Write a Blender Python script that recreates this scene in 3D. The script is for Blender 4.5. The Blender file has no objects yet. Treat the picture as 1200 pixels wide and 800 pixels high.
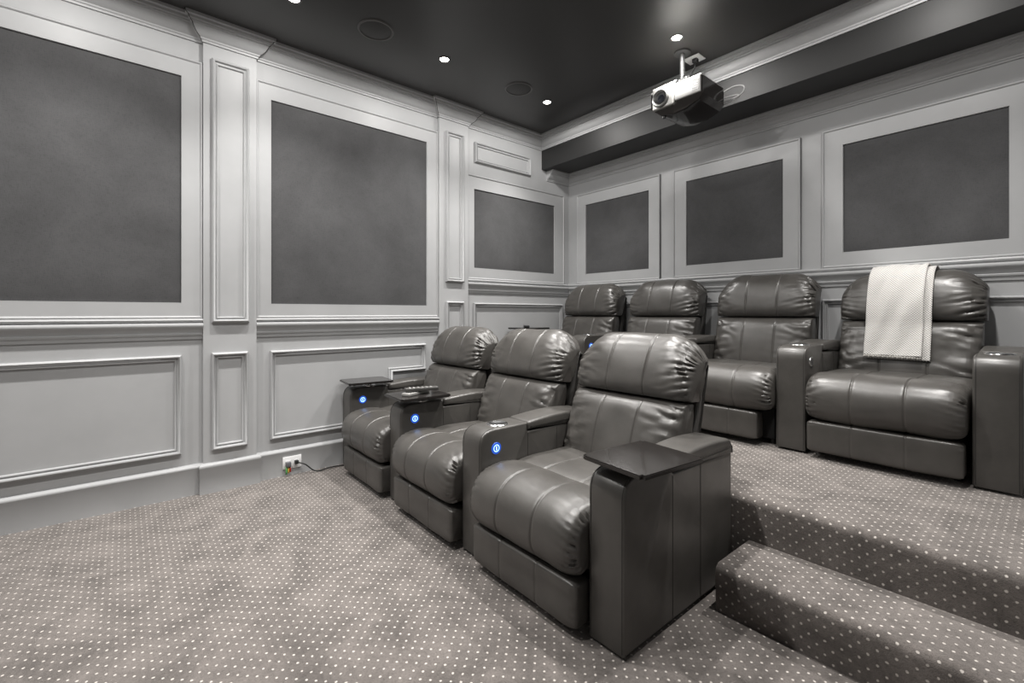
import bpy, bmesh, math, random
from mathutils import Vector, Matrix, noise

# ------------------------------------------------------------------ camera, light, exposure
scene = bpy.context.scene
COL = scene.collection
cam_d = bpy.data.cameras.new('camera')
cam = bpy.data.objects.new('camera', cam_d)
COL.objects.link(cam)
cam.location = (3.437, 0.0, 1.12)
cam.rotation_euler = (math.radians(90), 0, math.radians(49.86))
cam_d.sensor_width = 36.0
cam_d.lens = 538.0 / 1200.0 * 36.0
cam_d.shift_y = -33.5 / 1200.0
cam_d.clip_start = 0.02
scene.camera = cam

world = bpy.data.worlds.new('world')
scene.world = world
world.use_nodes = True
world.node_tree.nodes['Background'].inputs[0].default_value = (0.5, 0.5, 0.5, 1)
world.node_tree.nodes['Background'].inputs[1].default_value = 0.05

scene.view_settings.view_transform = 'Standard'
scene.view_settings.look = 'None'
scene.view_settings.gamma = 1.0
scene.view_settings.use_curve_mapping = False
scene.view_settings.exposure = 0.1
BEAM_W, SPILL_W = 108.0, 13.5          # beam and spill of one ceiling downlight

# ------------------------------------------------------------------ room dimensions (metres)
RW, YB, YF = 4.65, 3.71, -2.75        # room width, back wall, front (screen) wall
ZC = 2.92                             # ceiling
ZP, ZS = 0.35, 0.175                  # platform and step heights
YP, YS = 2.00, 1.70                   # platform front, step front
XS = 2.61                             # left end of the step
YSOF, ZSOF = 3.30, 2.60               # soffit front face and underside
PIL = 0.03                            # pilaster depth
PILS = [(-1.315, -1.021), (0.371, 0.665), (2.057, 2.359)]

# ------------------------------------------------------------------ materials
def new_mat(name):
    m = bpy.data.materials.new(name)
    m.use_nodes = True
    nt = m.node_tree
    return m, nt, nt.nodes['Principled BSDF']

def N(nt, t, **kw):
    n = nt.nodes.new(t)
    for k, v in kw.items():
        setattr(n, k, v)
    return n

def ramp(nt, src, p0, c0, p1, c1):
    r = N(nt, 'ShaderNodeValToRGB')
    r.color_ramp.elements[0].position = p0
    r.color_ramp.elements[0].color = (*c0, 1)
    r.color_ramp.elements[1].position = p1
    r.color_ramp.elements[1].color = (*c1, 1)
    nt.links.new(src, r.inputs[0])
    return r.outputs[0]

def noise_tex(nt, scale, detail=3, rough=0.5, vec=None, dist=0.0):
    n = N(nt, 'ShaderNodeTexNoise')
    n.inputs['Scale'].default_value = scale
    n.inputs['Detail'].default_value = detail
    n.inputs['Roughness'].default_value = rough
    n.inputs['Distortion'].default_value = dist
    if vec is not None:
        nt.links.new(vec, n.inputs['Vector'])
    return n.outputs['Fac']

def bump(nt, b, src, strength, dist):
    n = N(nt, 'ShaderNodeBump')
    n.inputs['Strength'].default_value = strength
    n.inputs['Distance'].default_value = dist
    nt.links.new(src, n.inputs['Height'])
    nt.links.new(n.outputs[0], b.inputs['Normal'])

def objco(nt):
    return N(nt, 'ShaderNodeTexCoord').outputs['Object']

def mat_plain(name, col, rough=0.5, metal=0.0, emit=None, es=0.0, spec=0.5):
    m, nt, b = new_mat(name)
    b.inputs['Base Color'].default_value = (*col, 1)
    b.inputs['Roughness'].default_value = rough
    b.inputs['Metallic'].default_value = metal
    b.inputs['Specular IOR Level'].default_value = spec
    if emit:
        b.inputs['Emission Color'].default_value = (*emit, 1)
        b.inputs['Emission Strength'].default_value = es
    return m

def mat_paint(name, col):
    m, nt, b = new_mat(name)
    f = noise_tex(nt, 3.0, 4, 0.6, objco(nt))
    c0 = tuple(c * 0.95 for c in col)
    c1 = tuple(min(1, c * 1.05) for c in col)
    nt.links.new(ramp(nt, f, 0.3, c0, 0.7, c1), b.inputs['Base Color'])
    b.inputs['Roughness'].default_value = 0.42
    b.inputs['Specular IOR Level'].default_value = 0.35
    bump(nt, b, noise_tex(nt, 160, 2, 0.5, objco(nt)), 0.04, 0.002)
    return m

def mat_fabric(name, col):
    m, nt, b = new_mat(name)
    co = objco(nt)
    big = noise_tex(nt, 1.6, 8, 0.68, co, 0.25)
    c0 = tuple(c * 0.74 for c in col)
    c1 = tuple(c * 1.28 for c in col)
    base = ramp(nt, big, 0.3, c0, 0.72, c1)
    # weave: fine streaks both ways
    mp = N(nt, 'ShaderNodeMapping'); nt.links.new(co, mp.inputs[0])
    mp.inputs['Scale'].default_value = (60, 60, 420)
    mp2 = N(nt, 'ShaderNodeMapping'); nt.links.new(co, mp2.inputs[0])
    mp2.inputs['Scale'].default_value = (420, 420, 60)
    w1 = noise_tex(nt, 1.0, 2, 0.5, mp.outputs[0])
    w2 = noise_tex(nt, 1.0, 2, 0.5, mp2.outputs[0])
    ad = N(nt, 'ShaderNodeMath', operation='ADD')
    nt.links.new(w1, ad.inputs[0]); nt.links.new(w2, ad.inputs[1])
    mx = N(nt, 'ShaderNodeMix', data_type='RGBA', blend_type='MULTIPLY')
    mx.inputs[0].default_value = 1.0
    nt.links.new(base, mx.inputs[6])
    nt.links.new(ramp(nt, ad.outputs[0], 0.55, (0.72,) * 3, 1.0, (1.0,) * 3), mx.inputs[7])
    nt.links.new(mx.outputs[2], b.inputs['Base Color'])
    b.inputs['Roughness'].default_value = 0.85
    b.inputs['Sheen Weight'].default_value = 0.25
    b.inputs['Sheen Roughness'].default_value = 0.5
    b.inputs['Specular IOR Level'].default_value = 0.2
    bump(nt, b, ad.outputs[0], 0.25, 0.0015)
    return m

def mat_leather(name, col, rough=0.42):
    m, nt, b = new_mat(name)
    co = objco(nt)
    f = noise_tex(nt, 9, 5, 0.6, co)
    nt.links.new(ramp(nt, f, 0.3, tuple(c * 0.82 for c in col), 0.75, tuple(c * 1.2 for c in col)), b.inputs['Base Color'])
    r = N(nt, 'ShaderNodeMapRange')
    r.inputs['To Min'].default_value = rough - 0.07
    r.inputs['To Max'].default_value = rough + 0.10
    nt.links.new(noise_tex(nt, 14, 4, 0.6, co), r.inputs['Value'])
    nt.links.new(r.outputs[0], b.inputs['Roughness'])
    v = N(nt, 'ShaderNodeTexVoronoi')
    v.inputs['Scale'].default_value = 420
    nt.links.new(co, v.inputs['Vector'])
    b.inputs['Specular IOR Level'].default_value = 0.65
    bump(nt, b, v.outputs['Distance'], 0.10, 0.0012)
    return m

def mat_carpet(name):
    m, nt, b = new_mat(name)
    uv = N(nt, 'ShaderNodeTexCoord').outputs['UV']
    # wobble of the pile so that the dots are not perfectly regular
    nz = N(nt, 'ShaderNodeTexNoise'); nz.inputs['Scale'].default_value = 70
    nz.inputs['Detail'].default_value = 2
    nt.links.new(uv, nz.inputs['Vector'])
    sub = N(nt, 'ShaderNodeVectorMath', operation='SUBTRACT')
    sub.inputs[1].default_value = (0.5, 0.5, 0.5)
    nt.links.new(nz.outputs['Color'], sub.inputs[0])
    sc = N(nt, 'ShaderNodeVectorMath', operation='SCALE'); sc.inputs['Scale'].default_value = 0.006
    nt.links.new(sub.outputs[0], sc.inputs[0])
    ad = N(nt, 'ShaderNodeVectorMath', operation='ADD')
    nt.links.new(uv, ad.inputs[0]); nt.links.new(sc.outputs[0], ad.inputs[1])
    mp = N(nt, 'ShaderNodeMapping')
    mp.inputs['Rotation'].default_value = (0, 0, math.radians(45))
    mp.inputs['Scale'].default_value = (1 / 0.0315, 1 / 0.0315, 1)
    nt.links.new(ad.outputs[0], mp.inputs[0])
    fr = N(nt, 'ShaderNodeVectorMath', operation='FRACTION'); nt.links.new(mp.outputs[0], fr.inputs[0])
    ds = N(nt, 'ShaderNodeVectorMath', operation='DISTANCE')
    mul = N(nt, 'ShaderNodeVectorMath', operation='MULTIPLY'); mul.inputs[1].default_value = (1, 1, 0)
    nt.links.new(fr.outputs[0], mul.inputs[0])
    ds.inputs[1].default_value = (0.5, 0.5, 0)
    nt.links.new(mul.outputs[0], ds.inputs[0])
    dot = ramp(nt, ds.outputs['Value'], 0.085, (1, 1, 1), 0.150, (0, 0, 0))
    # pile: brushed patches and fine tufts
    pile = noise_tex(nt, 5.5, 8, 0.72, uv, 0.5)
    tuft = noise_tex(nt, 420, 2, 0.6, uv)
    tuft2 = noise_tex(nt, 130, 3, 0.6, uv)
    c = ramp(nt, pile, 0.33, (0.042, 0.037, 0.034), 0.68, (0.125, 0.111, 0.103))
    mx = N(nt, 'ShaderNodeMix', data_type='RGBA', blend_type='MULTIPLY'); mx.inputs[0].default_value = 1
    nt.links.new(c, mx.inputs[6])
    tm = N(nt, 'ShaderNodeMath', operation='ADD'); nt.links.new(tuft, tm.inputs[0]); nt.links.new(tuft2, tm.inputs[1])
    nt.links.new(ramp(nt, tm.outputs[0], 0.6, (0.42,) * 3, 1.4, (1.5,) * 3), mx.inputs[7])
    m2 = N(nt, 'ShaderNodeMix', data_type='RGBA')
    nt.links.new(dot, m2.inputs[0]); nt.links.new(mx.outputs[2], m2.inputs[6])
    m2.inputs[7].default_value = (0.56, 0.52, 0.48, 1)
    nt.links.new(m2.outputs[2], b.inputs['Base Color'])
    b.inputs['Roughness'].default_value = 0.95
    b.inputs['Specular IOR Level'].default_value = 0.1
    b.inputs['Sheen Weight'].default_value = 0.62
    b.inputs['Sheen Roughness'].default_value = 0.55
    b.inputs['Sheen Tint'].default_value = (0.85, 0.8, 0.76, 1)
    bump(nt, b, tm.outputs[0], 0.5, 0.004)
    return m

def mat_towel(name):
    m, nt, b = new_mat(name)
    uv = N(nt, 'ShaderNodeTexCoord').outputs['UV']
    mp = N(nt, 'ShaderNodeMapping')
    mp.inputs['Rotation'].default_value = (0, 0, math.radians(45))
    mp.inputs['Scale'].default_value = (1 / 0.0092, 1 / 0.0092, 1)
    nt.links.new(uv, mp.inputs[0])
    fr = N(nt, 'ShaderNodeVectorMath', operation='FRACTION'); nt.links.new(mp.outputs[0], fr.inputs[0])
    ds = N(nt, 'ShaderNodeVectorMath', operation='DISTANCE'); ds.inputs[1].default_value = (0.5, 0.5, 0)
    nt.links.new(fr.outputs[0], ds.inputs[0])
    nt.links.new(ramp(nt, ds.outputs['Value'], 0.2, (0.84, 0.82, 0.79), 0.62, (0.30, 0.29, 0.28)), b.inputs['Base Color'])
    inv = N(nt, 'ShaderNodeMath', operation='SUBTRACT'); inv.inputs[0].default_value = 1
    nt.links.new(ds.outputs['Value'], inv.inputs[1])
    b.inputs['Roughness'].default_value = 0.95
    bump(nt, b, inv.outputs[0], 0.8, 0.004)
    return m

M_paint = mat_paint('grey_wall_paint', (0.42, 0.425, 0.43))
M_fab = mat_fabric('charcoal_panel_fabric', (0.078, 0.078, 0.080))
M_ceil = mat_plain('black_ceiling_paint', (0.034, 0.033, 0.032), 0.36, spec=0.5)
M_sof = mat_plain('black_soffit_paint', (0.018, 0.018, 0.018), 0.5)
M_leather = mat_leather('dark_grey_leather', (0.066, 0.062, 0.057), 0.335)
M_leather_d = mat_leather('dark_grey_leather_shell', (0.055, 0.052, 0.048), 0.5)
M_carpet = mat_carpet('dotted_carpet')
M_seam = mat_plain('leather_thread', (0.03, 0.028, 0.026), 0.6)
M_black = mat_plain('black_cloth', (0.008, 0.008, 0.008), 0.9)
M_blackgloss = mat_plain('black_gloss_plastic', (0.02, 0.018, 0.017), 0.12)
M_blackmat = mat_plain('black_plastic', (0.015, 0.015, 0.016), 0.4)
M_chrome = mat_plain('chrome', (0.75, 0.75, 0.75), 0.15, 1.0)
M_glow = mat_plain('blue_lit_symbol', (0.3, 0.5, 0.9), 0.4, emit=(0.35, 0.62, 1.0), es=2.6)
M_bluering = mat_plain('blue_button_ring', (0.01, 0.04, 0.22), 0.3, emit=(0.02, 0.10, 0.6), es=0.8)
M_greybtn = mat_plain('unlit_symbol', (0.22, 0.22, 0.23), 0.3, 0.6)
M_white = mat_plain('white_plastic', (0.8, 0.8, 0.8), 0.35)
M_silver = mat_plain('silver_plastic', (0.40, 0.395, 0.38), 0.32, 0.35)
M_lens = mat_plain('lens_glass', (0.02, 0.022, 0.03), 0.05, spec=0.8)
M_lamp = mat_plain('lamp_glass', (1, 1, 1), 0.3, emit=(1.0, 0.95, 0.88), es=40.0)
M_trimdark = mat_plain('dark_trim_ring', (0.10, 0.097, 0.095), 0.35)
M_grille = mat_plain('dark_speaker_grille', (0.032, 0.031, 0.03), 0.5)
M_cable = mat_plain('black_cable', (0.012, 0.012, 0.012), 0.5)
M_red = mat_plain('red_plug', (0.5, 0.03, 0.02), 0.4)
M_yel = mat_plain('yellow_plug', (0.75, 0.5, 0.08), 0.4)
M_grn = mat_plain('green_plug', (0.1, 0.35, 0.1), 0.4)
M_towel = mat_towel('white_waffle_towel')

# ------------------------------------------------------------------ helpers
def link(name, me, mat=None, parent=None, smooth=False):
    o = bpy.data.objects.new(name, me)
    COL.objects.link(o)
    if mat is not None and not me.materials:
        for mm in (mat if isinstance(mat, (list, tuple)) else [mat]):
            me.materials.append(mm)
    if parent is not None:
        o.parent = parent
    if smooth:
        for p in me.polygons:
            p.use_smooth = True
    return o

def from_bm(name, bm, mat=None, parent=None, smooth=False, angle=None):
    bmesh.ops.recalc_face_normals(bm, faces=bm.faces)
    me = bpy.data.meshes.new(name)
    bm.to_mesh(me)
    bm.free()
    o = link(name, me, mat, parent, smooth or angle is not None)
    if angle is not None:
        me.set_sharp_from_angle(angle=math.radians(angle))
    return o

def structure(o):
    o['kind'] = 'structure'
    return o

def tag(o, label, cat, group=None):
    o['label'] = label
    o['category'] = cat
    if group:
        o['group'] = group
    return o

def thing(name, label, cat, loc=(0, 0, 0), rz=0.0, group=None):
    o = bpy.data.objects.new(name, None)
    o.empty_display_size = 0.1
    COL.objects.link(o)
    o.location = loc
    o.rotation_euler = (0, 0, rz)
    return tag(o, label, cat, group)

def add_box(bm, x0, x1, y0, y1, z0, z1, r=0.0, seg=2, mi=0):
    vs = [bm.verts.new((x, y, z)) for x in (x0, x1) for y in (y0, y1) for z in (z0, z1)]
    fs = [(0, 1, 3, 2), (4, 6, 7, 5), (0, 4, 5, 1), (2, 3, 7, 6), (0, 2, 6, 4), (1, 5, 7, 3)]
    faces = [bm.faces.new([vs[i] for i in f]) for f in fs]
    for f in faces:
        f.material_index = mi
    if r > 0:
        es = list({e for f in faces for e in f.edges})
        bmesh.ops.bevel(bm, geom=es, offset=r, segments=seg, affect='EDGES', profile=0.5)
    return faces

def box(name, x0, x1, y0, y1, z0, z1, mat, parent=None, r=0.0, seg=2):
    bm = bmesh.new()
    add_box(bm, x0, x1, y0, y1, z0, z1, r, seg)
    return from_bm(name, bm, mat, parent, angle=40 if r > 0 else None)

def add_lathe(bm, prof, seg=24, mat4=Matrix.Identity(4), mi=0):
    """prof: list of (radius, height) about local z; radius 0 closes"""
    rings = []
    for r, h in prof:
        if r <= 1e-6:
            rings.append([bm.verts.new(mat4 @ Vector((0, 0, h)))])
        else:
            rings.append([bm.verts.new(mat4 @ Vector((r * math.cos(2 * math.pi * k / seg), r * math.sin(2 * math.pi * k / seg), h))) for k in range(seg)])
    for a, b in zip(rings, rings[1:]):
        for k in range(seg):
            k2 = (k + 1) % seg
            if len(a) == 1 and len(b) == 1:
                continue
            if len(a) == 1:
                f = bm.faces.new((a[0], b[k], b[k2]))
            elif len(b) == 1:
                f = bm.faces.new((a[k], b[0], a[k2]))
            else:
                f = bm.faces.new((a[k], b[k], b[k2], a[k2]))
            f.material_index = mi

def add_tube(bm, pts, r, seg=8, mi=0):
    pts = [Vector(p) for p in pts]
    rings = []
    up = Vector((0, 0, 1))
    prev = None
    for i, p in enumerate(pts):
        t = (pts[min(i + 1, len(pts) - 1)] - pts[max(i - 1, 0)]).normalized()
        if prev is None:
            a = up if abs(t.dot(up)) < 0.9 else Vector((1, 0, 0))
            n = t.cross(a).normalized()
        else:
            n = (prev - t * prev.dot(t)).normalized()
        prev = n
        b = t.cross(n)
        rings.append([bm.verts.new(p + r * (math.cos(2 * math.pi * k / seg) * n + math.sin(2 * math.pi * k / seg) * b)) for k in range(seg)])
    for a, b in zip(rings, rings[1:]):
        for k in range(seg):
            f = bm.faces.new((a[k], a[(k + 1) % seg], b[(k + 1) % seg], b[k]))
            f.material_index = mi
    for rg in (rings[0], rings[-1]):
        f = bm.faces.new(rg)
        f.material_index = mi

def spline(pts, n=8, closed=False):
    pts = [Vector(p) for p in pts]
    out = []
    m = len(pts)
    rng = range(m) if closed else range(m - 1)
    for i in rng:
        if closed:
            p0, p1, p2, p3 = pts[(i - 1) % m], pts[i], pts[(i + 1) % m], pts[(i + 2) % m]
        else:
            p0, p1, p2, p3 = pts[max(i - 1, 0)], pts[i], pts[i + 1], pts[min(i + 2, m - 1)]
        for k in range(n):
            t = k / n
            out.append(0.5 * ((2 * p1) + (p2 - p0) * t + (2 * p0 - 5 * p1 + 4 * p2 - p3) * t * t + (3 * p1 - p0 - 3 * p2 + p3) * t ** 3))
    if not closed:
        out.append(pts[-1])
    return out

def sweep(bm, path, prof, mapf, closed=False, side=1.0, cap=True):
    """mitred sweep: path = 2D points, prof = (offset to the side, height), mapf(a, b, h) -> xyz"""
    n = len(path)
    P = [Vector(p) for p in path]
    def nrm(a, b):
        d = (b - a).normalized()
        return Vector((-d.y, d.x)) * side
    rows = []
    for i in range(n):
        if closed:
            n1, n2 = nrm(P[i - 1], P[i]), nrm(P[i], P[(i + 1) % n])
        else:
            n1 = nrm(P[i - 1], P[i]) if i > 0 else nrm(P[0], P[1])
            n2 = nrm(P[i], P[i + 1]) if i < n - 1 else n1
        mv = (n1 + n2) / (1.0 + n1.dot(n2))
        rows.append([bm.verts.new(mapf(*(P[i] + mv * o), h)) for o, h in prof])
    m = len(prof)
    for i in range(n if closed else n - 1):
        a, b = rows[i], rows[(i + 1) % n]
        for k in range(m - 1):
            bm.faces.new((a[k], a[k + 1], b[k + 1], b[k]))
    if cap and not closed:
        bm.faces.new(rows[0])
        bm.faces.new(rows[-1])

L_MAP = lambda a, b, h: (h, a, b)                # left wall: a = y, b = z
B_MAP = lambda a, b, h: (a, YB - h, b)           # back wall: a = x, b = z
PLAN = lambda a, b, h: (a, b, h)                 # plan: h = z

def rect(a0, a1, b0, b1):
    return [(a0, b0), (a1, b0), (a1, b1), (a0, b1)]

# bolection panel moulding: fat outer bead, groove, thin inner bead
MOULD = [(0.0, 0.0), (0.0, 0.014), (0.003, 0.022), (0.009, 0.027), (0.015, 0.024), (0.019, 0.010), (0.025, 0.008), (0.028, 0.014), (0.033, 0.012), (0.036, 0.0)]
BEAD = [(0.0, 0.0), (0.0, 0.016), (0.004, 0.021), (0.010, 0.021), (0.014, 0.016), (0.017, 0.010), (0.020, 0.0)]

def lift(prof, h):
    return [(o, z + h) for o, z in prof]

def moulding(path, mapf, parent, h=0.0):
    bm = bmesh.new()
    sweep(bm, path, lift(MOULD, h), mapf, closed=True)
    return from_bm('panel_moulding', bm, M_paint, parent, angle=50)

def frame_and_fabric(a0, a1, b0, b1, fa0, fa1, fb0, fb1, mapf, parent, sides='lrtb'):
    """flat raised board with a bead on its outer edge, fabric panel set into its opening"""
    t = 0.012
    bm = bmesh.new()
    ou = [(a0, b0), (a1, b0), (a1, b1), (a0, b1)]
    inn = [(fa0, fb0), (fa1, fb0), (fa1, fb1), (fa0, fb1)]
    vo0 = [bm.verts.new(mapf(*p, 0.0)) for p in ou]
    vo = [bm.verts.new(mapf(*p, t)) for p in ou]
    vi = [bm.verts.new(mapf(*p, t)) for p in inn]
    vi0 = [bm.verts.new(mapf(*p, 0.0)) for p in inn]
    for k in range(4):
        k2 = (k + 1) % 4
        bm.faces.new((vo0[k], vo0[k2], vo[k2], vo[k]))
        bm.faces.new((vo[k], vo[k2], vi[k2], vi[k]))
        bm.faces.new((vi[k], vi[k2], vi0[k2], vi0[k]))
    fr = from_bm('panel_frame', bm, M_paint, parent)
    bm = bmesh.new()
    sweep(bm, ou, BEAD, mapf, closed=True)
    from_bm('edge_bead', bm, M_paint, fr, angle=50)
    # fabric: slightly padded slab
    bm = bmesh.new()
    g = 0.0015
    nx, nz = 12, 12
    def hh(u, v):
        e = min(u, 1 - u, v, 1 - v)
        return 0.001 + 0.005 * min(1.0, e / 0.04)
    us = [0, 0.015, 0.04] + [0.04 + 0.92 * k / nx for k in range(1, nx)] + [0.96, 0.985, 1]
    vs = us
    grid = [[bm.verts.new(mapf(fa0 + g + (fa1 - fa0 - 2 * g) * u, fb0 + g + (fb1 - fb0 - 2 * g) * v, hh(u, v))) for v in vs] for u in us]
    for i in range(len(us) - 1):
        for j in range(len(vs) - 1):
            bm.faces.new((grid[i][j], grid[i + 1][j], grid[i + 1][j + 1], grid[i][j + 1]))
    p = from_bm('fabric_panel', bm, M_fab, parent, smooth=True)
    p['label'] = 'charcoal fabric acoustic panel'

# ------------------------------------------------------------------ the shell
WT = 0.1
wall_left = structure(box('wall_left', -WT, 0, YF - WT, YB + WT, 0, ZC, M_paint))
wall_back = structure(box('wall_back', 0, RW, YB, YB + WT, 0, ZC, M_paint))
wall_right = structure(box('wall_right', RW, RW + WT, YF - WT, YB + WT, 0, ZC, M_paint))
wall_front = structure(box('wall_front', 0, RW, YF - WT, YF, 0, ZC, M_paint))
ceiling = structure(box('ceiling', -WT, RW + WT, YF - WT, YB + WT, ZC, ZC + WT, M_ceil))
soffit = structure(box('ceiling_soffit', 0.0, RW, YSOF, YB, ZSOF, ZC, M_sof))

def carpet_strip(name, prof, x0, x1, nx, bow=0.0, side_left=False):
    """carpet laid over a profile of (y, z); uv in metres along the profile"""
    bm = bmesh.new()
    uvl = bm.loops.layers.uv.new('UVMap')
    s = [0.0]
    for a, b in zip(prof, prof[1:]):
        s.append(s[-1] + math.dist(a, b))
    xs = [x0 + (x1 - x0) * k / nx for k in range(nx + 1)]
    uvof = {}
    grid = []
    for x in xs:
        row = []
        for (y, z), t in zip(prof, s):
            v = bm.verts.new((x, y, z))
            uvof[v] = (x, t + prof[0][0])
            row.append(v)
        grid.append(row)
    for i in range(nx):
        for j in range(len(prof) - 1):
            bm.faces.new((grid[i][j], grid[i + 1][j], grid[i + 1][j + 1], grid[i][j + 1]))
    if side_left:
        row = [bm.verts.new((x0, y, z)) for y, z in prof]
        for v, (y, z) in zip(row, prof):
            uvof[v] = (x0 - z, y)
        f = bm.faces.new(row + [])
    for f in bm.faces:
        for lp in f.loops:
            lp[uvl].uv = uvof[lp.vert]
    me = bpy.data.meshes.new(name)
    bm.normal_update()
    bm.to_mesh(me)
    bm.free()
    return link(name, me, M_carpet, None, True)

def nosing(y, z, r, n=6):
    """rounded carpet edge: from riser up into tread"""
    return [(y + r - r * math.cos(a), z - r + r * math.sin(a)) for a in [math.pi / 2 * k / n for k in range(n + 1)]]

floor = structure(carpet_strip('floor', [(YF, 0), (YP + 0.1, 0)], 0, RW, 1))
rr = 0.035
plat_prof = [(YP, 0.0), (YP, 0.06), (YP, 0.15), (YP, 0.25)] + nosing(YP - 0.004, ZP, rr) + [(YP + 0.2, ZP), (YB, ZP)]
platform = structure(carpet_strip('floor_platform', plat_prof, 0, RW, 8))
step_prof = [(YS + 0.004, 0.0), (YS, 0.05)] + nosing(YS - 0.002, ZS, 0.03) + [(YP - 0.015, ZS - 0.002), (YP, ZS - 0.006), (YP, 0)]
step = structure(carpet_strip('floor_step', step_prof, XS, RW, 8, side_left=True))
step.data.set_sharp_from_angle(angle=math.radians(50))

# baseboards, rails and crowns ------------------------------------------------
BASE = [(0, 0.0), (0.02, 0.0), (0.02, 0.155), (0.023, 0.160), (0.023, 0.172), (0.015, 0.180), (0.006, 0.186), (0, 0.186)]
def left_path(y0, y1):
    pts = [(0, y0)]
    for a, b in PILS:
        if a > y0 and b < y1:
            pts += [(0, a), (PIL, a), (PIL, b), (0, b)]
    return pts + [(0, y1)]
bm = bmesh.new()
sweep(bm, left_path(YF, YP), BASE, PLAN, side=-1)
structure(from_bm('baseboard_left', bm, M_paint, angle=50))
bm = bmesh.new()
PB = [(o, z + ZP) for o, z in BASE]
sweep(bm, [(0, PILS[2][1]), (0, YB), (RW, YB), (RW, YP)], PB, PLAN, side=-1)
structure(from_bm('baseboard_back', bm, M_paint, angle=50))

CROWN = [(0, 2.795), (0.010, 2.795), (0.012, 2.806), (0.018, 2.810), (0.020, 2.818), (0.030, 2.824), (0.045, 2.838), (0.056, 2.856),
         (0.062, 2.872), (0.070, 2.876), (0.072, 2.884), (0.080, 2.887), (0.084, 2.900), (0.098, 2.904), (0.100, 2.920), (0, 2.920)]
bm = bmesh.new()
sweep(bm, left_path(YF, YSOF) + [(RW, YSOF)], CROWN, PLAN, side=-1)
structure(from_bm('trim_1', bm, M_paint, angle=40))['label'] = 'grey crown moulding under the black ceiling'
for k, (a, b) in enumerate(PILS):
    for ye, sg in ((a, -1), (b, 1)):           # opened mitre joints beside the pilasters
        bm = bmesh.new()
        add_tube(bm, [(o + PIL + 0.001, ye + sg * o, z) for o, z in CROWN[1:-1]], 0.0022, 6)
        cr = from_bm('joint_crack', bm, M_seam, bpy.data.objects['trim_1'])
        cr['label'] = 'dark open joint in the crown'
LOWC = [(o, z - ZC + ZSOF + (ZC - z) * 0.18) for o, z in CROWN]
bm = bmesh.new()
sweep(bm, [(0, YSOF + 0.07), (0, YB), (RW, YB)], LOWC, PLAN, side=-1)
structure(from_bm('trim_2', bm, M_paint, angle=40))['label'] = 'grey crown moulding under the black soffit'

RAIL = [(0, 0.958), (0.008, 0.958), (0.011, 0.978), (0.018, 0.983), (0.020, 0.992), (0.012, 0.997), (0.016, 1.012), (0.028, 1.026),
        (0.036, 1.034), (0.038, 1.046), (0.034, 1.054), (0.018, 1.058), (0.018, 1.063), (0.026, 1.066), (0.029, 1.075), (0.024, 1.085), (0, 1.085)]
rail_no = 3
for y0, y1 in [(YF, PILS[0][0]), (PILS[0][1], PILS[1][0]), (PILS[1][1], PILS[2][0])]:
    bm = bmesh.new()
    sweep(bm, [(0, y0), (0, y1)], RAIL, PLAN, side=-1)
    structure(from_bm('trim_%d' % rail_no, bm, M_paint, angle=40))
    rail_no += 1
bm = bmesh.new()
sweep(bm, [(0, PILS[2][1]), (0, YB), (RW, YB)], [(o, z + 0.342) for o, z in RAIL], PLAN, side=-1)
structure(from_bm('trim_%d' % rail_no, bm, M_paint, angle=40))

# left wall bays --------------------------------------------------------------
for k, (a, b) in enumerate(PILS):
    bm = bmesh.new()
    add_box(bm, 0, PIL, a, b, 0, 2.86)
    pl = from_bm('pilaster', bm, M_paint, wall_left)
    if k < 2:
        moulding(rect(a + 0.043, b - 0.043, 1.06, 2.71), L_MAP, pl, PIL)
        moulding(rect(a + 0.043, b - 0.052, 0.262, 0.870), L_MAP, pl, PIL)
    else:
        moulding(rect(a + 0.064, b - 0.056, 1.39, 2.695), L_MAP, pl, PIL)
        moulding(rect(a + 0.064, b - 0.056, 0.55, 1.22), L_MAP, pl, PIL)
bays = [(YF, PILS[0][0], False), (PILS[0][1], PILS[1][0], False), (PILS[1][1], PILS[2][0], True)]
for y0, y1, notch in bays:
    f0, f1 = y0 + 0.092, y1 - 0.108
    frame_and_fabric(y0, y1, 1.085, 2.674, f0, f1, 1.181, 2.561, L_MAP, wall_left)
    if notch:
        path = [(y0 + 0.086, 0.262), (1.64, 0.262), (1.64, 0.645), (y1 - 0.12, 0.645), (y1 - 0.12, 0.864), (y0 + 0.086, 0.864)]
    else:
        path = rect(y0 + 0.086, y1 - 0.108, 0.262, 0.864)
    moulding(path, L_MAP, wall_left)
frame_and_fabric(PILS[2][1], 3.622, 1.427, 2.378, 2.437, 3.478, 1.532, 2.252, L_MAP, wall_left)
moulding(rect(2.446, 3.136, 2.498, 2.684), L_MAP, wall_left)
moulding(rect(2.43, 3.60, 0.62, 1.212), L_MAP, wall_left)

# back wall bays --------------------------------------------------------------
for k in range(4):
    c = 0.629 + 1.1305 * k
    frame_and_fabric(c - 0.502, c + 0.498, 1.427, 2.374, c - 0.381, c + 0.381, 1.528, 2.253, B_MAP, wall_back)
    moulding(rect(c - 0.502, c + 0.498, 0.62, 1.215), B_MAP, wall_back)

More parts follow.
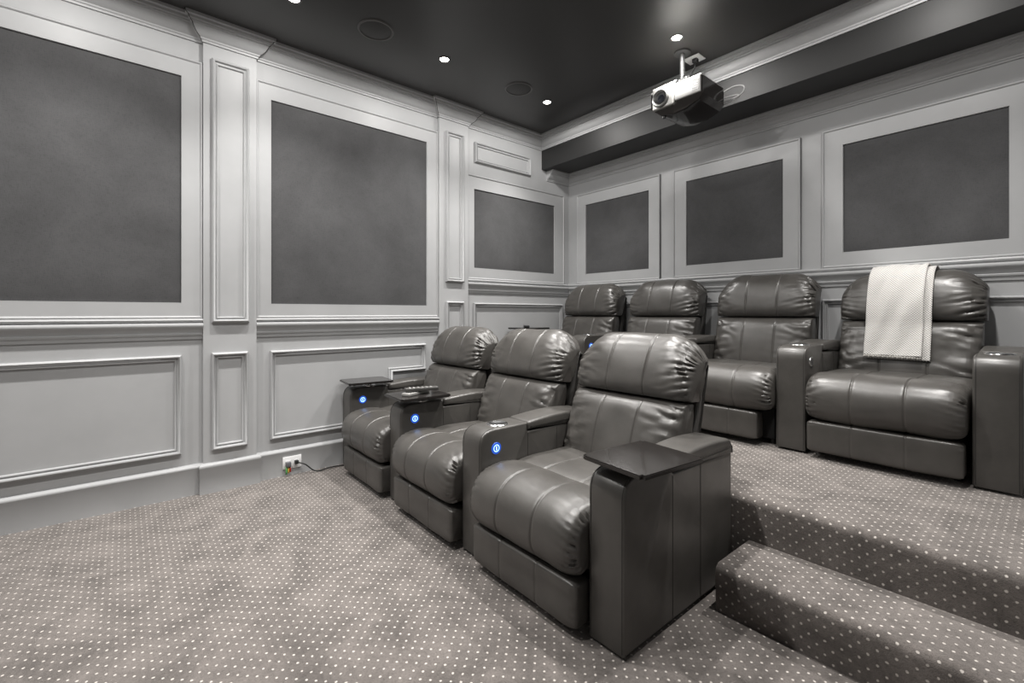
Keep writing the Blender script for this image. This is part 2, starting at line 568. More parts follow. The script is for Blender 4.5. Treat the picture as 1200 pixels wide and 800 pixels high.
# ------------------------------------------------------------------ ceiling fittings
def downlight(x, y, label, group=None):
    t = thing('downlight', label, 'light', (x, y, ZC), 0, group)
    bm = bmesh.new()
    add_lathe(bm, [(0.030, -0.0015), (0.033, -0.005), (0.041, -0.005), (0.045, 0.0)], 32)
    from_bm('trim_ring', bm, M_trimdark, t, smooth=True)
    bm = bmesh.new()
    add_lathe(bm, [(0.030, -0.0015), (0.022, -0.003), (0, -0.0035)], 32)
    from_bm('lamp_lens', bm, M_lamp, t, smooth=True)
    for nm, w, size, blend in (('downlight_beam', BEAM_W, 112, 1.0), ('downlight_spill', SPILL_W, 179, 0.12)):
        ld = bpy.data.lights.new(nm, 'SPOT')
        ld.energy = w
        ld.color = (1.0, 0.975, 0.945)
        ld.spot_size = math.radians(size)
        ld.spot_blend = blend
        ld.shadow_soft_size = 0.03
        lo = bpy.data.objects.new(nm, ld)
        COL.objects.link(lo)
        lo.parent = t
        lo.location = (0, 0, -0.03)

downlight(0.62, 0.74, 'small bright downlight ahead of both round speakers, by the pilaster between large panels')
downlight(0.635, 1.735, 'small bright downlight in the black ceiling between the two round speakers')
downlight(0.632, 2.757, 'small bright downlight in the black ceiling near the corner by the soffit')
downlight(1.836, 2.759, 'small bright downlight in the black ceiling just above the projector')
for x, y in [(0.63, -0.27), (0.63, -1.28), (1.836, 0.74), (1.836, 1.735), (1.836, -0.27), (3.04, 1.735), (3.04, 2.759)]:  # out of view; the screen-end ones added to brighten left wall and chairs
    downlight(x, y, 'small unseen recessed downlight in the black ceiling, there to light the room', 'other ceiling downlights')

def ceiling_speaker(x, y, label):
    t = thing('ceiling_speaker', label, 'speaker', (x, y, ZC), 0, 'round ceiling speakers')
    bm = bmesh.new()
    add_lathe(bm, [(0.098, -0.001), (0.100, -0.006), (0.108, -0.006), (0.112, 0.0)], 40)
    from_bm('speaker_ring', bm, M_trimdark, t, smooth=True)
    bm = bmesh.new()
    add_lathe(bm, [(0.098, -0.001), (0.09, -0.003), (0.0, -0.004)], 40)
    from_bm('speaker_grille', bm, M_grille, t, smooth=True)
ceiling_speaker(0.644, 1.222, 'round black ceiling speaker by the crown of the pilaster between the large panels')
ceiling_speaker(0.652, 2.42, 'round black ceiling speaker near the corner of the room by the soffit')

# ------------------------------------------------------------------ recliners
random.seed(7)
def smooth01(t):
    t = max(0.0, min(1.0, t))
    return t * t * (3 - 2 * t)

def cushion(ctrl, hw, er, seed, seams=(-0.105, 0.105), puck=0.0, plen=0.09, lam=0.035, pexp=4.0, lump=0.004, top_round=0.0, zr=None, seam_d=0.005, nsub=7, masky=None, fold=0.0, zkeep=None):
    """padded leather cushion: closed (y, z) section swept across x, pinched at both sides with gathers"""
    loop = [Vector((p.x, p.y)) for p in spline([(y, z, 0) for y, z in ctrl], nsub, closed=True)]
    n = len(loop)
    area = sum(loop[i].x * loop[(i + 1) % n].y - loop[(i + 1) % n].x * loop[i].y for i in range(n))
    sg = 1.0 if area > 0 else -1.0
    nor = []
    for i in range(n):
        d = (loop[(i + 1) % n] - loop[i - 1]).normalized()
        nor.append(Vector((d.y, -d.x)) * sg)
    arc = [0.0]
    for i in range(1, n):
        arc.append(arc[-1] + (loop[i] - loop[i - 1]).length)
    xs = set()
    m = 22
    for k in range(-m, m + 1):
        xs.add(round(hw * k / m, 5))
    for d in (0.003, 0.008, 0.014, 0.022, 0.032, 0.044, 0.058):
        xs.add(round(hw - d, 5)); xs.add(round(-hw + d, 5))
    for s in seams:
        for d in (-0.010, -0.006, -0.003, 0, 0.003, 0.006, 0.010):
            xs.add(round(s + d, 5))
    xs = sorted(xs)
    zmin = min(p.y for p in loop); zmax = max(p.y for p in loop)
    ph = [random.Random(seed * 31 + q).uniform(0, 6.28) for q in range(4)]
    bm = bmesh.new()
    rows = []
    for x in xs:
        u = min(1.0, abs(x) / hw)
        d = hw - abs(x)
        e0 = er * (1 - math.sqrt(max(0.0, 1 - u ** (pexp * 2.2))))
        eg = sum(seam_d * math.exp(-((x - s) / 0.0045) ** 2) for s in seams)
        row = []
        sd = 1 if x > 0 else -1
        for i in range(n):
            p, nn, s = loop[i], nor[i], arc[i]
            w = 0.0
            front = 1.0 if masky is None else smooth01((masky(p.x, p.y)))
            if puck > 0:
                wob = noise.noise(Vector((s * 14 + seed * 3.1, sd * 5.0, seed))) * 1.3
                lo = plen * (0.75 + 0.9 * max(0, noise.noise(Vector((s * 22, sd * 9 + seed, 2.2)))))
                g = math.exp(-(d / lo) ** 1.4) * (0.25 + 0.75 * smooth01(d / 0.012))
                rd = abs(math.sin(math.pi * (s + 0.25 * d) / lam + 2.2 * wob + ph[0]))
                am = 0.45 + 0.75 * smooth01(0.5 + 1.6 * noise.noise(Vector((s * 11 + 7.7, sd * 3.3, seed * 2.9))))
                w += puck * g * am * (1.1 if sd > 0 else 0.65) * (1 - rd ** 0.7) * front
            if fold > 0:
                q = noise.noise(Vector((x * 7 + s * 9 * sd, s * 16 - abs(x) * 6, seed * 1.7)))
                w += fold * max(0, 0.25 - abs(q)) * 4 * smooth01((abs(x) / hw - 0.35) / 0.5) * front
            w += lump * noise.noise(Vector((x * 6 + seed, s * 6, seed * 0.37)))
            e = e0 + eg + w
            kz = 1.0 if zkeep is None else 0.12 + 0.88 * smooth01(zkeep(p.y))
            y, z = p.x - nn.x * e, p.y - nn.y * e * kz
            if top_round > 0:
                c = max(0.0, (abs(x) - (hw - 0.17)) / 0.17)
                tz = smooth01((z - zr) / (zmax - zr))
                z -= top_round * c ** 2.4 * tz
            row.append(bm.verts.new((x, y, z)))
        rows.append(row)
    for a, b in zip(rows, rows[1:]):
        for i in range(n):
            j = (i + 1) % n
            bm.faces.new((a[i], a[j], b[j], b[i]))
    for r in (rows[0], rows[-1]):
        c = Vector((0, 0, 0))
        for v in r:
            c += v.co
        cv = bm.verts.new(c / n)
        for i in range(n):
            bm.faces.new((r[i], r[(i + 1) % n], cv))
    return bm

AW = 0.15      # arm width
AL = 0.75      # arm length

def round_loop(pts, rad, n=6):
    out = []
    m = len(pts)
    for i in range(m):
        p0, p1, p2 = Vector(pts[i - 1]), Vector(pts[i]), Vector(pts[(i + 1) % m])
        r = rad[i]
        if r <= 0:
            out.append(p1)
            continue
        a = p1 + (p0 - p1).normalized() * r
        b = p1 + (p2 - p1).normalized() * r
        for k in range(n + 1):
            t = k / n
            out.append((1 - t) ** 2 * a + 2 * t * (1 - t) * p1 + t * t * b)
    return out

def slab(loop, hw, er, seg=3, sink=None):
    """flat-sided solid from a (y, z) loop, x from -hw to hw with rounded rims"""
    n = len(loop)
    area = sum(loop[i].x * loop[(i + 1) % n].y - loop[(i + 1) % n].x * loop[i].y for i in range(n))
    sg = 1.0 if area > 0 else -1.0
    nor = []
    for i in range(n):
        d1 = (loop[i] - loop[i - 1]); d2 = (loop[(i + 1) % n] - loop[i])
        n1 = Vector((d1.y, -d1.x)).normalized() * sg
        n2 = Vector((d2.y, -d2.x)).normalized() * sg
        nor.append((n1 + n2) / max(0.3, 1 + n1.dot(n2)))
    bm = bmesh.new()
    st = []
    for k in range(seg + 1):
        a = math.pi / 2 * k / seg
        st.append((-hw + er * (1 - math.sin(a)), er * (1 - math.cos(a))))
    st = st[::-1]
    xs = st + [(-x, e) for x, e in st[::-1]]
    rows = [[bm.verts.new((x, p.x - q.x * e, p.y - q.y * e)) for p, q in zip(loop, nor)] for x, e in xs]
    for a, b in zip(rows, rows[1:]):
        for i in range(n):
            j = (i + 1) % n
            bm.faces.new((a[i], a[j], b[j], b[i]))
    bm.faces.new(rows[0])
    bm.faces.new(rows[-1])
    return bm

def shift(bm, v):
    bmesh.ops.translate(bm, verts=bm.verts, vec=v)
    return bm

MESH = {}
def cached(key, fn, mat):
    if key not in MESH:
        bm = fn()
        bmesh.ops.recalc_face_normals(bm, faces=bm.faces)
        me = bpy.data.meshes.new(key)
        bm.to_mesh(me); bm.free()
        for mm in (mat if isinstance(mat, (list, tuple)) else [mat]):
            me.materials.append(mm)
        for p in me.polygons:
            p.use_smooth = True
        me.set_sharp_from_angle(angle=math.radians(62))
        MESH[key] = me
    return MESH[key]

def put(name, key, fn, mat, parent, loc=(0, 0, 0)):
    o = bpy.data.objects.new(name, cached(key, fn, mat))
    COL.objects.link(o)
    o.parent = parent
    o.location = loc
    return o

ZA = 0.585     # top of the cup holder section of an arm
YL = 0.285     # where the padded lid starts
def f_arm():
    lp = round_loop([(0, 0.012), (0, ZA), (YL, ZA), (YL, ZA - 0.042), (AL, ZA - 0.042), (AL, 0.012)], [0.004, 0.075, 0.006, 0.002, 0.03, 0.004])
    return slab([Vector(p) for p in lp], AW / 2, 0.010)
def f_lid():
    lp = round_loop([(YL + 0.004, ZA - 0.036), (YL + 0.004, ZA + 0.004), (0.52, ZA + 0.022), (AL + 0.004, ZA + 0.004), (AL + 0.006, ZA - 0.06), (AL - 0.01, ZA - 0.06), (AL - 0.012, ZA - 0.036)], [0.006, 0.02, 0.12, 0.045, 0.004, 0.002, 0.002])
    return slab([Vector(p) for p in lp], AW / 2 + 0.003, 0.014, 4)
def f_armseams():
    bm = bmesh.new()
    for s in (-1, 1):
        x = s * (AW / 2)
        for y in (YL, 0.485):
            add_tube(bm, [(x, y, 0.02), (x, y, ZA - 0.05)], 0.0016, 5)
        lp = round_loop([(0, 0.012), (0, ZA), (YL, ZA), (YL, 0.012)], [0, 0.075, 0, 0])
        pts = [(s * (AW / 2 - 0.0105), p[0], p[1]) for p in lp if p[1] > 0.1]
        pts = [(pts[0][0], 0.0, 0.02)] + pts[:-1]
        add_tube(bm, pts, 0.0016, 5)
    return bm
def f_cup():
    bm = bmesh.new()
    add_lathe(bm, [(0.040, 0.0045), (0.044, 0.006), (0.050, 0.0045), (0.053, -0.001)], 32, mi=0)
    add_lathe(bm, [(0.040, 0.0045), (0.037, 0.001), (0.0, 0.0006)], 32, mi=1)
    return bm
def f_button():
    R = Matrix.Rotation(math.pi / 2, 4, 'Y')
    bm = bmesh.new()
    add_lathe(bm, [(0.027, -0.001), (0.027, 0.003), (0.025, 0.0045), (0.0170, 0.0035)], 28, R, 0)
    add_lathe(bm, [(0.0170, 0.0035), (0.0135, 0.0035)], 28, R, 1)
    add_lathe(bm, [(0.0135, 0.0035), (0.0, 0.0034)], 28, R, 0)
    add_box(bm, 0.0030, 0.0042, -0.0026, 0.0026, -0.009, 0.009, 0, 0, 1)
    return bm
def f_roll(seed):
    c = [(0.205, 0.425), (0.13, 0.448), (0.05, 0.450), (-0.02, 0.430), (-0.066, 0.385), (-0.082, 0.325), (-0.078, 0.262), (-0.050, 0.216), (-0.01, 0.203), (0.08, 0.215), (0.18, 0.26), (0.222, 0.35)]
    return lambda: cushion(c, 0.311, 0.045, seed, puck=0.022, plen=0.055, lam=0.027, pexp=5, lump=0.005, masky=lambda y, z: (0.16 - y) / 0.06)
def f_deck(seed):
    c = [(0.165, 0.405), (0.20, 0.432), (0.30, 0.440), (0.45, 0.436), (0.57, 0.425), (0.60, 0.38), (0.42, 0.345), (0.22, 0.345), (0.165, 0.37)]
    return lambda: cushion(c, 0.309, 0.03, seed + 40, lump=0.005, pexp=6)
def f_foot(seed, hw):
    c = [(-0.050, 0.196), (-0.060, 0.175), (-0.060, 0.12), (-0.058, 0.055), (-0.045, 0.036), (0.0, 0.034), (0.04, 0.04), (0.045, 0.12), (0.03, 0.19), (-0.01, 0.199)]
    return lambda: cushion(c, hw, 0.018, seed + 80, puck=0.005, plen=0.025, lam=0.04, pexp=9, lump=0.003, seam_d=0.003)
def f_back(seed):
    c = [(0.690, 0.722), (0.640, 0.716), (0.597, 0.685), (0.566, 0.620), (0.534, 0.530), (0.512, 0.450), (0.512, 0.395), (0.56, 0.365), (0.64, 0.40), (0.70, 0.50), (0.745, 0.62), (0.748, 0.70)]
    return lambda: cushion(c, 0.313, 0.045, seed + 120, puck=0.018, plen=0.11, lam=0.050, pexp=5, lump=0.008, fold=0.010, masky=lambda y, z: (0.66 - y) / 0.05, zkeep=lambda z: (0.68 - z) / 0.08)
def f_head(seed):
    c = [(0.690, 0.722), (0.640, 0.735), (0.622, 0.775), (0.634, 0.835), (0.660, 0.905), (0.700, 0.968), (0.760, 1.010), (0.815, 1.014), (0.856, 0.985), (0.866, 0.93), (0.845, 0.84), (0.805, 0.755), (0.755, 0.72)]
    return lambda: cushion(c, 0.326, 0.055, seed + 160, puck=0.028, plen=0.085, lam=0.034, pexp=4.5, lump=0.007, top_round=0.080, zr=0.84, fold=0.006, masky=lambda y, z: 1.0, zkeep=lambda z: (z - 0.77) / 0.10)
def f_shell():
    lp = round_loop([(0.60, 0.12), (0.70, 0.42), (0.79, 0.70), (0.835, 0.86), (0.875, 0.90), (0.855, 0.78), (0.80, 0.55), (0.735, 0.30), (0.70, 0.12)], [0.01, 0.05, 0.05, 0.03, 0.02, 0.05, 0.05, 0.03, 0.01], 4)
    return slab([Vector(p) for p in lp], 0.300, 0.02)
def f_base():
    bm = bmesh.new()
    add_box(bm, -0.295, 0.295, 0.05, 0.60, 0.03, 0.33, 0.01)
    return bm
def f_glides():
    bm = bmesh.new()
    add_lathe(bm, [(0, 0), (0.016, 0), (0.018, 0.010), (0.014, 0.034), (0, 0.034)], 14)
    return bm
def f_tray():
    bm = bmesh.new()
    fs = add_box(bm, -0.134, 0.134, -0.160, 0.160, 0.0, 0.015)
    ve = [e for e in bm.edges if abs(e.verts[0].co.z - e.verts[1].co.z) > 0.01]
    bmesh.ops.bevel(bm, geom=ve, offset=0.012, segments=4, affect='EDGES')
    he = [e for e in bm.edges if abs(e.verts[0].co.z - e.verts[1].co.z) < 1e-5 and len(e.link_faces) == 2 and abs(e.link_faces[0].normal.z - e.link_faces[1].normal.z) > 0.5]
    bm.normal_update()
    bmesh.ops.bevel(bm, geom=he, offset=0.003, segments=2, affect='EDGES')
    return bm
def f_traymount():
    bm = bmesh.new()
    add_lathe(bm, [(0, 0), (0.045, 0), (0.045, 0.006), (0.016, 0.010), (0.013, 0.028), (0, 0.028)], 24, Matrix.Translation((0, 0.02, -0.030)))
    add_lathe(bm, [(0, 0), (0.014, 0), (0.014, 0.02), (0, 0.02)], 18, Matrix.Translation((0.0, -0.095, -0.022)))
    add_box(bm, -0.022, 0.022, -0.11, 0.12, -0.012, -0.0005, 0.003)
    return bm

def arm(root, x, tray=False, button=True, lit=True, cup=True, tray_rot=0.0, tray_dx=0.0):
    a = put('arm', 'arm', f_arm, M_leather, root, (x, 0, 0))
    put('arm_lid', 'arm_lid', f_lid, M_leather, a)
    put('arm_seam', 'arm_seam', f_armseams, M_seam, a)
    if cup and not tray:
        put('cup_holder', 'cup_holder', f_cup, [M_chrome, M_blackmat], a, (0, 0.155, ZA))
    if button:
        b = put('power_button', 'button_lit' if lit else 'button_unlit', f_button,
                [M_bluering, M_glow, M_blackmat] if lit else [M_chrome, M_greybtn, M_blackmat], a, (AW / 2, 0.088, 0.497))
        b['label'] = 'round blue-lit power button' if lit else 'round unlit metal power button'
    if tray:
        t = put('tray_table', 'tray_table', f_tray, M_blackgloss, root, (x + tray_dx, 0.135, ZA + 0.030))
        t.rotation_euler = (0, 0, tray_rot)
        t['label'] = 'glossy black swivel tray'
        put('tray_mount', 'tray_mount', f_traymount, M_chrome, t)

def recliner(label, cx, y0, z0, seed, sw=0.626, left=None, right=None, group=None, foot=(0.303, 0.0), rz=0.0, up=0.0, tall=1.0):
    t = thing('recliner', label, 'recliner', (cx, y0, z0), rz, group)
    put('base_box', 'base_box', f_base, M_black, t)
    for sx in (-0.27, 0.27):
        for sy in (0.09, 0.56):
            put('glide', 'glide', f_glides, M_blackmat, t, (sx, sy, 0))
    put('seat_roll', 'seat_roll%d' % seed, f_roll(seed), M_leather, t)
    put('seat_cushion', 'seat_cushion%d' % seed, f_deck(seed), M_leather, t)
    put('footrest', 'footrest%d' % seed, f_foot(seed, foot[0]), M_leather, t, (foot[1], 0, 0))
    bk = [put('back_cushion', 'back_cushion%d' % seed, f_back(seed), M_leather, t),
          put('headrest', 'headrest%d' % seed, f_head(seed), M_leather, t),
          put('back_shell', 'back_shell', f_shell, M_leather_d, t)]
    for o in bk:                       # set this back more upright about the seat hinge
        R3 = Matrix.Rotation(math.radians(up), 3, 'X') @ Matrix.Diagonal((1, 1, tall))
        pv = Vector((0, 0.58, 0.38))
        o.rotation_euler = (math.radians(up), 0, 0)
        o.scale = (1, 1, tall)
        o.location = pv - R3 @ pv
    if left is not None:
        arm(t, -(sw + AW) / 2, **left)
    if right is not None:
        arm(t, (sw + AW) / 2, **right)
    return t

Y1 = 1.22
g1, g2 = 'recliners of the lower row', 'recliners of the raised row'
recliner('dark grey leather recliner of the lower row, against the panelled side wall', 0.07 + AW + 0.313, Y1, 0, 1,
         left=dict(tray=True, tray_rot=-0.10, tray_dx=0.03), group=g1)
recliner('dark grey leather recliner of the lower row with remotes on its tray', 0.846 + AW + 0.313, Y1, 0, 2,
         left=dict(tray=True, tray_rot=-0.06, tray_dx=0.02), group=g1)
recliner('dark grey leather recliner of the lower row at its open end by the carpeted step', 1.622 + AW + 0.313, Y1, 0, 3,
         left=dict(), right=dict(tray=True, button=False, tray_rot=-0.10, tray_dx=0.05), group=g1)
Y2 = 2.84
recliner('dark grey leather recliner of the raised row beside the panelled side wall', 0.49, Y2, ZP, 4, left=dict(tray=True, tray_rot=0.05, tray_dx=0.06), group=g2, up=5.0, tall=1.03)
recliner('dark grey leather recliner of the raised row, second from the panelled side wall', 1.285, Y2, ZP, 5, left=dict(), group=g2, up=5.0, tall=1.03)
recliner('dark grey leather recliner of the raised row, next to the recliner with the towel', 2.088, Y2, ZP, 6, left=dict(), group=g2, foot=(0.27, -0.035), up=5.0, tall=1.03)
recliner('dark grey leather recliner of the raised row with a white towel over its headrest', 2.876, Y2, ZP, 7, sw=0.645,
         left=dict(lit=False), right=dict(button=False), group=g2, up=3.5, tall=0.985)

# ------------------------------------------------------------------ towel over the last headrest
def tilt(y, z):
    ca, sa = math.cos(math.radians(3.5)), math.sin(math.radians(3.5))
    dz = (z - 0.38) * 0.985
    return 0.58 + (y - 0.58) * ca - dz * sa, 0.38 + dz * ca + (y - 0.58) * sa
def towel_layer(x0, x1, front_z, seed, off, back_drop=0.12, skew=0.0):
    # path over the headrest: behind, over the top, down the front (local y, z of the recliner)
    path = [(0.885, 1.0 - back_drop), (0.885, 0.985), (0.845, 1.022), (0.80, 1.030), (0.75, 1.022), (0.690, 0.982), (0.648, 0.915), (0.620, 0.842), (0.604, 0.775), (0.592, 0.705), (0.570, 0.64), (0.545, 0.57), (0.528, front_z)]
    path = [tilt(y, z) for y, z in path]
    pts = spline([(y, z, 0) for y, z in path], 6)
    n = len(pts)
    bm = bmesh.new()
    uvl = bm.loops.layers.uv.new('UVMap')
    arc = [0.0]
    for i in range(1, n):
        arc.append(arc[-1] + (pts[i] - pts[i - 1]).length)
    nx = 36
    uvof, grid = {}, []
    for k in range(nx + 1):
        x = x0 + (x1 - x0) * k / nx
        row = []
        for i in range(n):
            d = (pts[min(i + 1, n - 1)] - pts[max(i - 1, 0)]).normalized()
            nn = Vector((-d.y, d.x))
            if nn.y < 0 and i > 8 and i < 20:
                nn = -nn
            nn = Vector((d.y, -d.x)) * -1
            # outward is away from the chair: front (-y) and top (+z)
            if nn.x > 0 and i > n // 3:
                nn = -nn
            if i <= n // 3 and nn.y < 0:
                nn = -nn
            w = 0.011 * noise.noise(Vector((x * 9 + seed, arc[i] * 6 + x * 10, seed))) + 0.004 * noise.noise(Vector((x * 30, arc[i] * 9 + x * 20, seed + 3)))
            e = off + 0.006 + w * smooth01((arc[i] - 0.1) / 0.1)
            v = bm.verts.new((x + skew * arc[i], pts[i].x + nn.x * e, pts[i].y + nn.y * e))
            uvof[v] = (x, arc[i])
            row.append(v)
        grid.append(row)
    for a, b in zip(grid, grid[1:]):
        for i in range(n - 1):
            f = bm.faces.new((a[i], a[i + 1], b[i + 1], b[i]))
            for lp in f.loops:
                lp[uvl].uv = uvof[lp.vert]
    return bm

tw = thing('towel', 'white waffle-knit towel folded over the headrest of a raised recliner', 'towel', (2.876, Y2, ZP))
def towel_obj(name, x0, x1, fz, seed, off, th, parent, skew=0.0):
    bm = towel_layer(x0, x1, fz, seed, off, skew=skew)
    me = bpy.data.meshes.new(name)
    bm.normal_update()
    bm.to_mesh(me); bm.free()
    o = link(name, me, M_towel, parent, True)
    s = o.modifiers.new('thickness', 'SOLIDIFY')
    s.thickness = th
    s.offset = 0.0
    return o
towel_obj('upper_layer', -0.175, 0.085, 0.525, 2.0, 0.016, 0.008, tw)
towel_obj('lower_layer', -0.165, 0.118, 0.510, 5.0, 0.004, 0.008, tw)
hy1, hz1 = tilt(0.505, 0.525)
bm = bmesh.new()
for k in range(24):
    x = -0.170 + 0.250 * k / 23
    add_lathe(bm, [(0, -0.008), (0.005, -0.006), (0.007, 0), (0.005, 0.006), (0, 0.008)], 8, Matrix.Translation((x, hy1, hz1 + 0.002 * (k % 2))))
hem = from_bm('hem', bm, mat_plain('towel_hem', (0.40, 0.385, 0.36), 0.95), tw, smooth=True)

# ------------------------------------------------------------------ remotes
def remote(label, loc, rz, sx, sy, sz, mat, key):
    t = thing('remote_control', label, 'remote', loc, rz)
    box('remote_body', -sx / 2, sx / 2, -sy / 2, sy / 2, 0, sz, mat, t, 0.004, 3)
    for r in range(6):
        for c in range(3):
            bm = bmesh.new()
            add_lathe(bm, [(0.0042, 0), (0.0042, 0.0015), (0, 0.002)], 10)
            o = from_bm('key', bm, key, t, smooth=True)
            o.location = ((c - 1) * sx * 0.28, -sy * 0.36 + r * sy * 0.13, sz)
ZT = ZA + 0.030 + 0.015
remote('silver remote control lying flat on the tray under a dark one', (0.945, 1.345, ZT), 0.35, 0.058, 0.19, 0.018, M_silver, M_blackmat)
remote('dark grey remote control lying across the silver remote on the tray', (0.965, 1.37, ZT + 0.021), -0.25, 0.050, 0.20, 0.021, mat_plain('dark_grey_plastic', (0.06, 0.058, 0.055), 0.35), M_silver)
remote('black remote control on the tray of the raised recliner by the side wall', (0.165, Y2 + 0.10, ZP + ZT), 0.9, 0.05, 0.16, 0.022, M_blackmat, M_greybtn)

# ------------------------------------------------------------------ wall outlet with plug and cable
ou = thing('wall_outlet', 'white double wall socket plate set in the baseboard beside the lower row', 'outlet', (0.02, 0.886, 0.045))
box('socket_plate', 0, 0.006, -0.06, 0.06, 0, 0.084, M_white, ou, 0.002)
for s in (-0.027, 0.027):
    o = box('socket', 0.0055, 0.0075, s - 0.017, s + 0.017, 0.025, 0.060, M_white, ou, 0.0008)
pg = thing('power_cable', 'black plug and cable running from the wall socket along the carpet to the recliner', 'cable', (0.0275, 0.886, 0.0))
box('plug', 0, 0.028, 0.012, 0.036, 0.075, 0.100, M_cable, pg, 0.004)
bm = bmesh.new()
add_tube(bm, spline([(0.024, 0.03, 0.086), (0.04, 0.075, 0.066), (0.05, 0.12, 0.022), (0.055, 0.16, 0.007), (0.05, 0.22, 0.012), (0.04, 0.30, 0.008), (0.06, 0.42, 0.0065)], 6), 0.0045, 8)
from_bm('cable', bm, M_cable, pg, smooth=True)
av = thing('adapter_plug', 'grey adapter with red, yellow and green plugs hanging from the wall socket', 'plug', (0.0275, 0.859, 0.0))
box('adapter_body', 0, 0.03, -0.018, 0.014, 0.065, 0.098, mat_plain('grey_plastic', (0.12, 0.12, 0.13), 0.4), av, 0.004)
for k, (mm, dy) in enumerate(((M_red, 0.008), (M_yel, -0.002), (M_grn, -0.014))):
    bm = bmesh.new()
    add_tube(bm, [(0.015, dy, 0.066), (0.018, dy, 0.05 - 0.005 * k), (0.022, dy * 1.2, 0.03 - 0.006 * k)], 0.0055, 8)
    from_bm('coloured_plug', bm, mm, av, smooth=True)

# ------------------------------------------------------------------ projector
px0, px1, py0, py1, pz0, pz1 = 1.61, 1.985, 2.80, 3.10, 2.505, 2.645
pcx, pcy = (px0 + px1) / 2, (py0 + py1) / 2
pr = thing('projector', 'silver and black projector hanging from a ceiling pole below the soffit crown', 'projector', (pcx, pcy, pz0))
hx, hy_, hz = (px1 - px0) / 2, (py1 - py0) / 2, pz1 - pz0
# housing: black, tapered keel-like underside
bm = bmesh.new()
sec = [(-hx, hz * 0.95), (hx, hz * 0.95), (hx, 0.02), (hx * 0.86, -0.015), (hx * 0.4, -0.045), (-hx * 0.1, -0.055), (-hx * 0.6, -0.035), (-hx, 0.03)]
ys = [(-hy_ + 0.012, 0.86), (-hy_ + 0.03, 1.0), (hy_ - 0.04, 1.0), (hy_, 0.93)]
rows = []
for y, s in ys:
    rows.append([bm.verts.new((x * (0.97 + 0.03 * s), y, z if z > 0 else z * s)) for x, z in sec])
for a, b in zip(rows, rows[1:]):
    for k in range(len(sec)):
        j = (k + 1) % len(sec)
        bm.faces.new((a[k], a[j], b[j], b[k]))
bm.faces.new(rows[0]); bm.faces.new(rows[-1])
from_bm('housing', bm, M_blackgloss, pr, angle=30)
fp = None
bm = bmesh.new()
add_box(bm, -hx + 0.025, -0.005, -hy_ - 0.012, -hy_ + 0.02, 0.008, hz + 0.018, 0.008, 3)
fp = from_bm('lens_panel', bm, M_silver, pr, angle=40)
bm = bmesh.new()
add_box(bm, -0.003, hx - 0.012, -hy_ + 0.0, -hy_ + 0.03, 0.03, hz, 0.006, 3)
vp = from_bm('front_panel', bm, mat_plain('pale_plastic', (0.5, 0.5, 0.49), 0.4), pr, angle=40)
for k in range(6):
    z = 0.048 + k * 0.013
    box('vent_slat', hx - 0.065, hx - 0.02, -hy_ - 0.003, -hy_ + 0.002, z, z + 0.006, mat_plain('vent_grey', (0.25, 0.25, 0.25), 0.5) if k == 0 else bpy.data.materials['vent_grey'], vp)
box('top_cover', -hx + 0.005, hx - 0.005, -hy_ + 0.005, hy_ - 0.01, hz * 0.95, hz + 0.004, M_silver, pr, 0.003)
R = Matrix.Translation((-0.095, -hy_ - 0.012, hz * 0.52)) @ Matrix.Rotation(math.pi / 2, 4, 'X')
bm = bmesh.new()
add_lathe(bm, [(0.062, -0.004), (0.060, 0.014), (0.052, 0.019), (0.040, 0.006)], 32, R)
lr = from_bm('lens_ring', bm, mat_plain('lens_ring_grey', (0.16, 0.16, 0.155), 0.3, 0.4), pr, angle=50)
bm = bmesh.new()
add_lathe(bm, [(0.040, 0.006), (0.036, 0.003), (0.028, 0.001), (0.026, 0.001)], 32, R)
from_bm('lens_barrel', bm, M_blackmat, lr, angle=50)
bm = bmesh.new()
add_lathe(bm, [(0.026, 0.001), (0.016, 0.007), (0, 0.010)], 24, R)
from_bm('lens', bm, M_lens, lr, smooth=True)
for s in (-0.10, -0.03):
    bm = bmesh.new()
    add_lathe(bm, [(0, -0.014), (0.012, -0.014), (0.012, 0.02), (0, 0.02)], 14, Matrix.Translation((s, -hy_ + 0.035, -0.035)))
    from_bm('foot', bm, M_blackmat, pr, smooth=False)
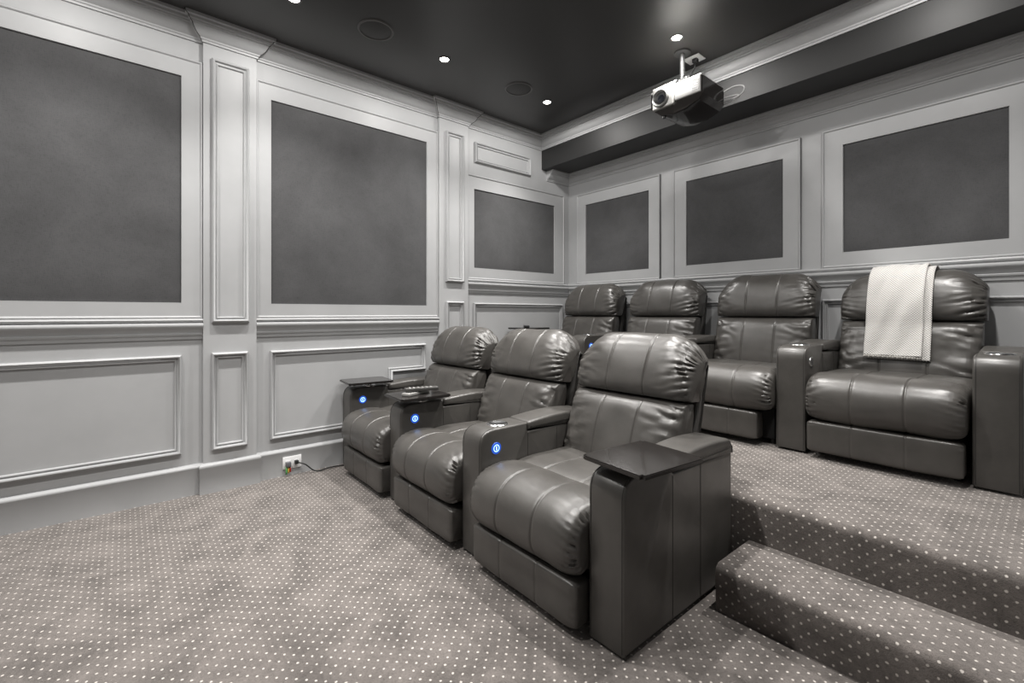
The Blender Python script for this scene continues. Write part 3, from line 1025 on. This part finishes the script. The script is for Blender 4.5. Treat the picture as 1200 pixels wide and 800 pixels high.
# ceiling bracket
bm = bmesh.new()
add_lathe(bm, [(0, 0.11), (0.016, 0.11), (0.016, ZC - pz0 - 0.01), (0.016, ZC - pz0 - 0.008), (0.055, ZC - pz0 - 0.008), (0.055, ZC - pz0), (0, ZC - pz0)], 24, Matrix.Translation((-0.03, 0.0, hz - 0.09)) if False else Matrix.Translation((-0.03, 0.0, 0)))
pole = from_bm('ceiling_pole', bm, mat_plain('dark_steel', (0.10, 0.10, 0.10), 0.4, 0.5), pr, angle=40)
bm = bmesh.new()
add_box(bm, -0.085, 0.045, -0.055, 0.055, hz + 0.060, hz + 0.072, 0.003)
add_box(bm, -0.08, -0.066, -0.05, 0.05, hz, hz + 0.065, 0.002)
add_box(bm, 0.026, 0.04, -0.05, 0.05, hz, hz + 0.065, 0.002)
for ax in (-0.09, 0.05):
    for ay in (-0.07, 0.07):
        add_tube(bm, [(ax * 1.3, ay, hz + 0.002), (ax * 1.1, ay * 0.9, hz + 0.045), (ax * 0.6, ay * 0.6, hz + 0.075), (-0.03, 0.0, hz + 0.09)], 0.008, 8)
        add_lathe(bm, [(0, -0.012), (0.013, -0.012), (0.013, 0.012), (0, 0.012)], 12, Matrix.Translation((ax * 1.1, ay * 0.9, hz + 0.05)))
add_lathe(bm, [(0.036, 0.0), (0.036, 0.03), (0.016, 0.042)], 20, Matrix.Translation((-0.03, 0, hz + 0.07)))
from_bm('mount_bracket', bm, M_chrome, pr, angle=40)

# ceiling outlet plate and cables
cp = thing('ceiling_outlet', 'white square socket plate on the black ceiling behind the projector', 'outlet', (1.783, 3.085, ZC))
box('socket_plate', -0.058, 0.058, -0.05, 0.05, -0.007, 0, M_white, cp, 0.002)
box('plug', -0.008, 0.026, -0.02, 0.014, -0.034, -0.006, M_blackmat, cp, 0.004)
cb = thing('projector_cable', 'black cable from the ceiling socket to the projector with a loop behind it', 'cable', (1.79, 3.083, 0))
bm = bmesh.new()
add_tube(bm, spline([(0, 0, ZC - 0.034), (-0.005, 0.0, ZC - 0.07), (-0.03, -0.03, ZC - 0.14), (-0.04, -0.06, pz1 + 0.05), (-0.03, -0.02, pz1 + 0.006)], 6), 0.005, 8)
from_bm('cable', bm, M_cable, cb, smooth=True)
lc = thing('signal_cable', 'grey cable looping out of the back of the projector', 'cable', (1.985, 3.10, 0))
bm = bmesh.new()
add_tube(bm, spline([(-0.10, 0.0, 2.60), (-0.04, 0.05, 2.635), (0.03, 0.07, 2.66), (0.09, 0.08, 2.65), (0.105, 0.07, 2.61), (0.07, 0.05, 2.575), (-0.01, 0.03, 2.56), (-0.08, 0.0, 2.57)], 6), 0.0055, 8)
add_tube(bm, spline([(-0.12, 0.0, 2.585), (-0.03, 0.06, 2.60), (0.05, 0.075, 2.60), (0.075, 0.06, 2.575), (0.0, 0.03, 2.545), (-0.09, 0.0, 2.55)], 6), 0.0045, 8)
from_bm('cable', bm, mat_plain('grey_cable', (0.3, 0.3, 0.3), 0.4), lc, smooth=True)
